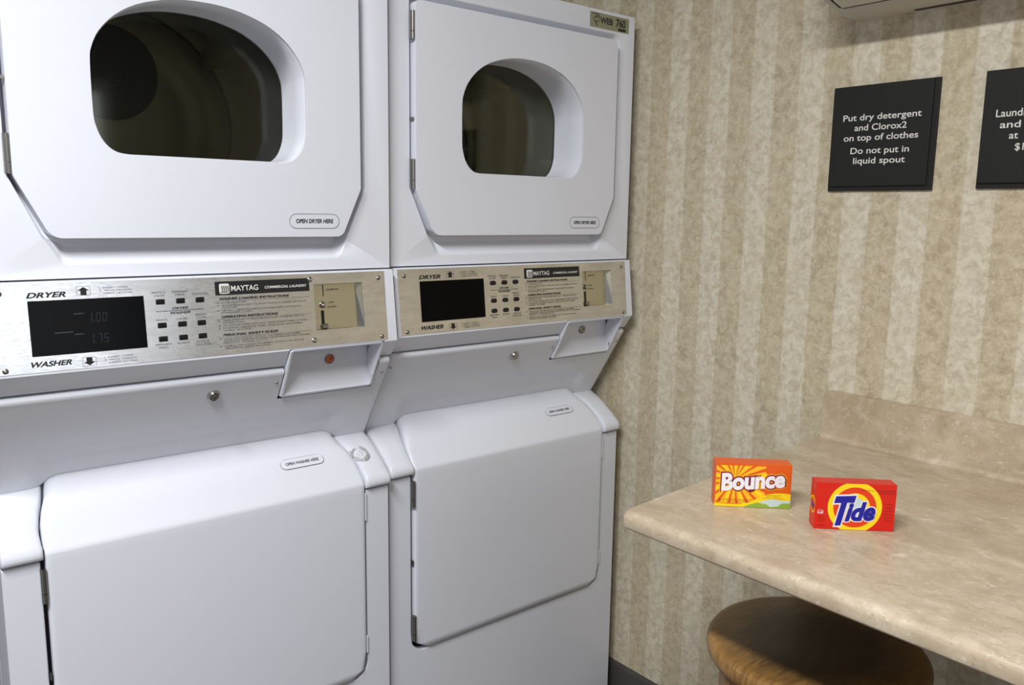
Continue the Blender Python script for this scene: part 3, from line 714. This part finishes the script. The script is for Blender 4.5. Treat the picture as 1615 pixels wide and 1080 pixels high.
        sheet(b, [(-.1350, .4400), (-.1330, .4405), (-.1290, .4300), (-.1310, .4290)], [], XZ, y)
        sheet(b, rect(-.1450, -.1230, .4545, .4560), [], XZ, y)
        sheet(b, rect(-.0590, -.0330, .4275, .4335), [], XZ, y)
        ink('lettering', b, mat('khaki_label_ink', (38, 40, 30), .5), wb)
    OFF = Vector((0, 0, H))
    return T
machine('white stacked washer and dryer nearest the striped wall, khaki number label at its top corner', (0, 0, 0), 0, False)
machine('left white stacked washer and dryer, round emblem on its washer cap and orange coin lock', (-.69837, -.01936, 0), -.00687, True)

# ------------------------------------------------------------------ counter against the striped wall
ZT = -.452
def counter():
    global OFF
    OFF = Vector((.30, 1.4, -ZT+.04))
    T = empty('laundry_counter', (-.30, -1.4, H+ZT-.04))
    tag(T, 'beige travertine-look laminate counter with a backsplash on the striped wall', 'counter')
    pts = [(XW, -.548), (-.634, -.602), (-.634, -2.25), (XW, -2.25)]
    b = B(); rings = []; TH = .0285; re = .0120        # bullnose front and end edges
    def ol(e): return rounded([(XW, -.548-e*.5), (-.634+e, -.602-e*.5), (-.634+e, -2.25), (XW, -2.25)], [0, .014, 0, 0], 8)
    for k in range(9):
        t = math.pi/2*k/8; rings.append([Vector((p.x, p.y, ZT-re+re*math.cos(t))) for p in ol(re*(1-math.sin(t)))])
    for k in range(1, 7):
        t = math.pi/2*k/6; r2 = .007; rings.append([Vector((p.x, p.y, ZT-TH+r2-r2*math.sin(t))) for p in ol(r2*(1-math.cos(t)))])
    loft(b, rings, caps=(True, True))
    obj('countertop', b, LAM, T, angle=75)
    b = B()
    FS = lambda u, v, w: Vector((w, u, v))
    o = rounded([(-.556, ZT-.001), (-.556, -.3535), (-2.25, -.3535), (-2.25, ZT-.001)], [0, .012, .01, 0], 6)
    prism(b, [tuple(p) for p in o], [], FS, XW-.020, XW)
    obj('backsplash', b, LAM, T, bevel=.004, seg=4)
    b = B()                                           # cove between top and splash
    loft(b, [[Vector((XW-.020-r*(1-math.sin(t)), y, ZT+r*(1-math.cos(t)))) for t, r in [(math.pi/2*i/6, .010) for i in range(7)]] for y in (-.558, -2.25)], closed=False)
    obj('cove', b, LAM, T)
    for y in (-1.5, -2.2):
        b = B(); prism(b, [(XW, ZT-.0285), (XW, ZT-.32), (XW-.03, ZT-.32), (-.42, ZT-.07), (-.42, ZT-.0285)], [], lambda u, v, w: Vector((u, w, v)), y-.012, y+.012)
        obj('bracket', b, OFFWHITE, T, bevel=.001)
    OFF = Vector((0, 0, H))
counter()

# ------------------------------------------------------------------ cartons
def carton(name, label, P, Q, h, d, basem, printer):
    """front face runs from P to Q on the counter, depth d away from the camera"""
    global OFF
    P, Q = Vector(P), Vector(Q); U = (Q-P); wd = U.length; U.normalize(); Dn = Vector((-U.y, U.x, 0))
    mid = (P+Q)/2+Dn*d/2
    T = empty(name, (mid.x, mid.y, H+ZT)); OFF = Vector((-mid.x, -mid.y, -ZT))
    P = Vector((P.x, P.y, ZT+.0002)); 
    tag(T, label, 'box')
    F = lambda u, v, w: P+U*u+Vector((0, 0, 1))*v-Dn*w
    b = B(); loft(b, [[F(u, v, -d) for u, v in rect(0, wd, 0, h)], [F(u, v, 0) for u, v in rect(0, wd, 0, h)]], caps=(True, True))
    obj('carton', b, basem, T, bevel=.0006, seg=2)
    # flap seam on the top
    b = B(); box_ = [F(u, h+.0002, w) for u, w in ((.002, -.0012), (wd-.002, -.0012), (wd-.002, -.0016), (.002, -.0016))]
    printer(F, wd, h, d, T)
    OFF = Vector((0, 0, H))
def clip_poly(P, u0, u1, v0, v1):
    def clip(P, f, g):
        out = []
        for i in range(len(P)):
            a, c = P[i-1], P[i]; fa, fc = f(a), f(c)
            if (fa >= 0) != (fc >= 0): t = fa/(fa-fc); out.append((a[0]+(c[0]-a[0])*t, a[1]+(c[1]-a[1])*t))
            if fc >= 0: out.append(c)
        return out
    for f in (lambda p: p[0]-u0, lambda p: u1-p[0], lambda p: p[1]-v0, lambda p: v1-p[1]):
        P = clip(P, f, None)
        if not P: break
    return P
C_OR = mat('carton_orange', (226, 92, 22), .35); C_YE = mat('print_yellow', (250, 214, 24), .35); C_GO = mat('print_gold', (252, 186, 36), .35)
C_PU = mat('print_purple', (122, 24, 62), .35); C_WH = mat('print_white', (240, 236, 238), .35); C_GR = mat('print_green', (140, 176, 60), .35); C_SKY = mat('print_pale_blue', (196, 214, 214), .35)
C_RED = mat('carton_red', (214, 30, 14), .33); C_BL = mat('print_blue', (26, 26, 150), .35); C_OR2 = mat('print_orange_red', (226, 62, 20), .35); C_DK = mat('print_dark_red', (120, 30, 16), .4); C_BR = mat('print_brown', (150, 62, 14), .4)
def bounce(F, w, h, d, T):
    def P(name, b, m, label=None): return ink(name, b, m, T, label)
    b = B(); c = (.030*w/.117, .045)                  # sunburst
    for i in range(18):
        a = math.radians(i*20+8); da = math.radians(5.5 if i % 2 else 8.5); R = .09
        q = clip_poly([c, (c[0]+R*math.cos(a-da), c[1]+R*math.sin(a-da)), (c[0]+R*math.cos(a+da), c[1]+R*math.sin(a+da))], .001, min(w*.66, w-.001), .006, h-.003)
        if len(q) > 2: sheet(b, q, [], F, .0002)
    P('sunburst_print', b, C_GO)
    b = B()
    for i in range(9):
        a = math.radians(i*40+10); da = math.radians(3.0); R = .05
        q = clip_poly([c, (c[0]+R*math.cos(a-da), c[1]+R*math.sin(a-da)), (c[0]+R*math.cos(a+da), c[1]+R*math.sin(a+da))], .001, w-.001, .006, h-.004)
        if len(q) > 2: sheet(b, q, [], F, .0003)
    P('sunray_print', b, C_YE)
    b = B()                                           # yellow swoosh
    up = [(0, .0060), (.02, .0045), (.04, .0048), (.055, .0085), (.068, .0165), (.080, .0220), (.092, .0245), (.105, .0250), (w, .0240)]
    sheet(b, [(.0, .0004)]+[(w, .0004)]+list(reversed(up)), [], F, .0004); P('yellow_band', b, C_YE)
    b = B(); sheet(b, [(.045, .0006), (.055, .0050), (.066, .0085), (.078, .0060), (.09, .0080), (w-.0003, .0090), (w-.0003, .0006)], [], F, .0005); P('meadow_print', b, C_GR)
    b = B(); sheet(b, [(.068, .0085), (.076, .0120), (.088, .0150), (.100, .0135), (w-.0003, .0125), (w-.0003, .0092), (.104, .0085), (.098, .0035), (.086, .0020), (.080, .0065)], [], F, .0006); P('linen_print', b, C_SKY)
    kw = dict(rot=math.radians(5.5), shear=.12, pad=.03)
    warp = lambda a, q: (a, q*(1.0-.04*(a/.088))+.0)
    for name, m, bo, ww in (('gold_outline', C_YE, .135, .0006), ('orange_outline', C_OR, .115, .0008), ('purple_outline', C_PU, .095, .0010), ('brand_lettering', C_WH, .045, .0013)):
        b = B(); text(b, F, 'Bounce', .0100, .1075, .0270, .0262, ww, bold=bo, warp=warp, **kw); P(name, b, m, 'bold white lettering outlined in purple' if m is C_WH else None)
    b = B(); text(b, F, '2', .0070, .0100, .0085, .0046, .0007, bold=.03); text(b, F, 'DRYER SHEETS', .0125, .0590, .0112, .0017, .0007); text(b, F, 'OUTDOOR FRESH', .0125, .0540, .0082, .0017, .0007)
    text(b, F, 'Outdoor Fresh Scent', .0790, .1020, .0205, .0014, .0007); text(b, F, 'fabric softener', .0790, .1000, .0180, .0013, .0007); text(b, F, 'dryer sheets', .0740, .1060, .0155, .0013, .0007)
    P('small_print', b, C_BR)
def tide(F, w, h, d, T):
    def P(name, b, m, label=None): return ink(name, b, m, T, label)
    cx, cy = w*.495, .0345
    def ring(r0, r1, ww, m, name, cl=True):
        b = B(); n = 72
        for i in range(n):
            a0, a1 = 2*math.pi*i/n, 2*math.pi*(i+1)/n
            q = [(cx+r*math.cos(a)*1.0, cy+r*math.sin(a)) for r, a in ((r0, a0), (r1, a0), (r1, a1), (r0, a1))]
            q = clip_poly(q, .0003, w-.0003, .0003, h-.0003)
            if len(q) > 2: sheet(b, q, [], F, ww)
        P(name, b, m)
    ring(.0305, .0385, .0002, C_YE, 'yellow_ring'); ring(.0215, .0305, .0002, C_OR2, 'orange_ring'); ring(.0145, .0215, .0002, C_YE, 'inner_yellow_ring')
    b = B(); sheet(b, ringpoly(cx+.001, cy, .0145, 40), [], F, .0003); P('white_centre', b, C_SKY)
    kw = dict(rot=math.radians(4), shear=.33, pad=.03)
    for name, m, bo, ww in (('white_outline', C_WH, .085, .0005), ('brand_lettering', C_BL, .045, .0008)):
        b = B(); text(b, F, 'T', .0295, .0595, .0085, .0405, ww, bold=bo, rot=math.radians(4), shear=.38, pad=.03); text(b, F, 'ide', .0435, .0865, .0145, .0262, ww, bold=bo, **kw); P(name, b, m, 'bold slanted blue lettering' if m is C_BL else None)
    b = B(); text(b, F, 'HE', .0045, .0125, .0240, .0030, .0004); sheet(b, rect(.004, .0115, .0235, .0290), [rect(.0044, .0111, .0239, .0286)], F, .0004); P('white_mark', b, C_WH)
    b = B()
    for s, u0, u1, v in (('ULTRA POWDER', .062, .112, .0600), ('DETERGENT', .088, .112, .0565), ('NET WT', .005, .016, .0180), ('ONE LOAD', .005, .016, .0145), ('1.9 OZ', .005, .014, .0110), ('DETERGENT', .003, .017, .0045),
                         ('WASH', .098, .110, .0400), ('LOAD', .100, .110, .0350), ('CLEAN', .096, .110, .0300), ('POWDER', .096, .110, .0250), ('SOAP', .099, .110, .0200), ('COLD', .099, .110, .0150)):
        text(b, F, s, u0, u1, v, .0017, .0004)
    P('small_print', b, C_DK)
    # end panel
    FE = lambda u, v, ww: F(-ww, v, -d+u)
    b = B(); sheet(b, [(p[0]*1.0, p[1]) for p in clip_poly(ringpoly(d*.55, .034, .013, 32), .0005, d-.0005, 0, h)], [], FE, .0002); P('end_ring', b, C_YE)
    b = B(); sheet(b, [(p[0], p[1]) for p in clip_poly(ringpoly(d*.55, .034, .0105, 32), .0005, d-.0005, 0, h)], [], FE, .0003); P('end_disc', b, C_OR2)
    b = B(); text(b, FE, 'Tide', .005, .0225, .0290, .009, .0005, bold=.03, shear=.25, rot=math.radians(4)); P('end_lettering', b, C_BL)
carton('dryer_sheet_box', 'small orange carton of dryer sheets, left box on the counter', (-.502, -.679, 0), (-.419, -.761, 0), .0702, .031, C_OR, bounce)
carton('detergent_box', 'small red carton with a yellow and orange bullseye, right box on the counter', (-.463, -.828, 0), (-.381, -.907, 0), .0705, .0258, C_RED, tide)

# ------------------------------------------------------------------ signs
def sign(label, y0, y1, z0, z1, lines):
    global OFF
    cy, cz = (y0+y1)/2, (z0+z1)/2
    T = empty('wall_sign', (XW, cy, H+z0)); OFF = Vector((-XW, -cy, -z0))
    tag(T, label, 'sign', 'black notices on the striped wall')
    F = lambda u, v, w: Vector((XW-w, -u, v))          # u grows towards the camera
    b = B(); prism(b, rect(-y0, -y1, z0, z1), [], F, 0, .006); obj('backing', b, SIGN, T, bevel=.001)
    b = B(); prism(b, rect(-y0+.002, -y1-.010, z0+.009, z1-.003), [], F, .0060, .0105); fc = obj('face', b, SIGN, T, bevel=.0015, seg=2)
    b = B()
    for s, u0, u1, v, h in lines: text(b, F, s, u0, u1, v, h, .0108, bold=.009)
    ink('lettering', b, SIGNTXT, fc)
    OFF = Vector((0, 0, H))
sign('black square sign about dry detergent, whole in view on the striped wall', -.524, -.7305, .0525, .2545,
     [('Put dry detergent', .550, .703, .1875, .0118), ('and Clorox2', .575, .677, .1680, .0118), ('on top of clothes', .554, .700, .1490, .0118), ('Do not put in', .570, .685, .1240, .0118), ('liquid spout', .577, .679, .1048, .0118)])
sign('black square sign cut off by the right edge of the photo', -.807, -1.0135, .0540, .2550,
     [('Laundry', .831, None, .1750, .0125), ('and', .839, .871, .1560, .0118), ('at', .855, .869, .1375, .0118), ('$1', .866, None, .1180, .0118)])

# ------------------------------------------------------------------ wall-hung unit at the top right
def unit():
    global OFF
    OFF = Vector((-XW, .95, -.377)); T = empty('air_conditioner', (XW, -.95, H+.377))
    tag(T, 'off-white wall-mounted air unit above the black signs', 'air conditioner')
    pr = [(XW, .377), (-.016, .377), (-.026, .3785), (-.045, .3825), (-.085, .3925), (-.125, .408), (-.150, .430), (-.160, .47), (-.160, .60), (-.14, .64), (-.10, .655), (XW, .655)]
    b = B(); rings = []
    for y, s in ((-.5555, .93), (-.557, .97), (-.561, 1.0), (-1.345, 1.0), (-1.352, .94)):
        rings.append([Vector((XW+(x-XW)*s, y, .50+(z-.50)*(s if x < 0 else 1))) for x, z in pr])
    loft(b, rings, caps=(True, True)); obj('housing', b, OFFWHITE, T, angle=50)
    b = B(); pf = [(-.056, .3840), (-.085, .3910), (-.125, .4065), (-.1520, .4290), (-.1625, .47), (-.1625, .60)]
    q = [(x-.0015, z-.0015) for x, z in pf]; inn = [(x+.004, z+.004) for x, z in reversed(pf)]
    loft(b, [[Vector((x, y, z)) for x, z in q+inn] for y in (-.5795, -1.33)], caps=(True, True)); obj('front_panel', b, OFFWHITE, T, bevel=.001)
    b = B(); loft(b, [[Vector((x, y, z)) for x, z in ((-.050, .3828), (-.0565, .3843), (-.0565, .3860), (-.050, .3845))] for y in (-.578, -1.33)], caps=(True, True)); obj('panel_gap', b, SLOT, T)
    b = B(); loft(b, [[Vector((x-.0008, y, z-.0008)) for x, z in pf]+[Vector((x+.003, y, z+.003)) for x, z in reversed(pf)] for y in (-.5745, -.5795)], caps=(True, True)); obj('panel_gap', b, SLOT, T)
    b = B(); box(b, .022, .034, -1.25, -.675, .3762, .3775); obj('vent_slot', b, SLOT, T)
    OFF = Vector((0, 0, H))
unit()

# ------------------------------------------------------------------ stool
def stool():
    global OFF
    cx, cy, zs, r = -.348, -.783, -.689, .175
    OFF = Vector((-cx, -cy, H)); T = empty('wooden_stool', (cx, cy, 0))
    tag(T, 'dark round wooden stool tucked under the counter', 'stool')
    n = 72
    prof = [(.01, zs-.036), (r-.018, zs-.036), (r-.006, zs-.033), (r-.001, zs-.026), (r, zs-.018), (r-.001, zs-.010), (r-.005, zs-.004), (r-.011, zs-.0008), (r-.018, zs), (.06, zs-.003), (.005, zs-.004)]
    b = B(); loft(b, [[Vector((cx+q*math.cos(2*math.pi*i/n), cy+q*math.sin(2*math.pi*i/n), z)) for i in range(n)] for q, z in prof], caps=(True, True))
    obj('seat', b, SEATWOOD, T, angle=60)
    z1 = zs-.036
    legs = []
    for k in range(4):
        a = math.radians(149+90*k)
        top = Vector((cx+.122*math.cos(a), cy+.122*math.sin(a), z1)); bot = Vector((cx+.205*math.cos(a), cy+.205*math.sin(a), -H))
        legs.append((top, bot)); b = B(); rings = []
        for t, rr in ((0, .030), (.05, .030), (.12, .026), (.3, .021), (.5, .023), (.7, .019), (.93, .015), (1, .016)):
            p = top.lerp(bot, t); rings.append([Vector((p.x+rr*math.cos(2*math.pi*i/16), p.y+rr*math.sin(2*math.pi*i/16), p.z)) for i in range(16)])
        loft(b, rings, caps=(True, True)); obj('leg', b, WOOD, T)
    b = B(); m_ = 64
    loft(b, [[Vector((cx+q*math.cos(2*math.pi*i/m_), cy+q*math.sin(2*math.pi*i/m_), z)) for i in range(m_)] for q, z in ((.150, z1), (.152, z1-.055), (.132, z1-.055), (.130, z1))])
    obj('apron', b, WOOD, T)
    for k in range(4):
        t = .62 if k % 2 else .72; p = legs[k][0].lerp(legs[k][1], t); q = legs[(k+1) % 4][0].lerp(legs[(k+1) % 4][1], t)
        d = (q-p).normalized(); s = d.cross(Vector((0, 0, 1))); b = B()
        loft(b, [[c+s*(.010*math.cos(2*math.pi*i/12))+Vector((0, 0, .010*math.sin(2*math.pi*i/12))) for i in range(12)] for c in (p, q)], caps=(True, True)); obj('rung', b, WOOD, T)
    OFF = Vector((0, 0, H))
stool()
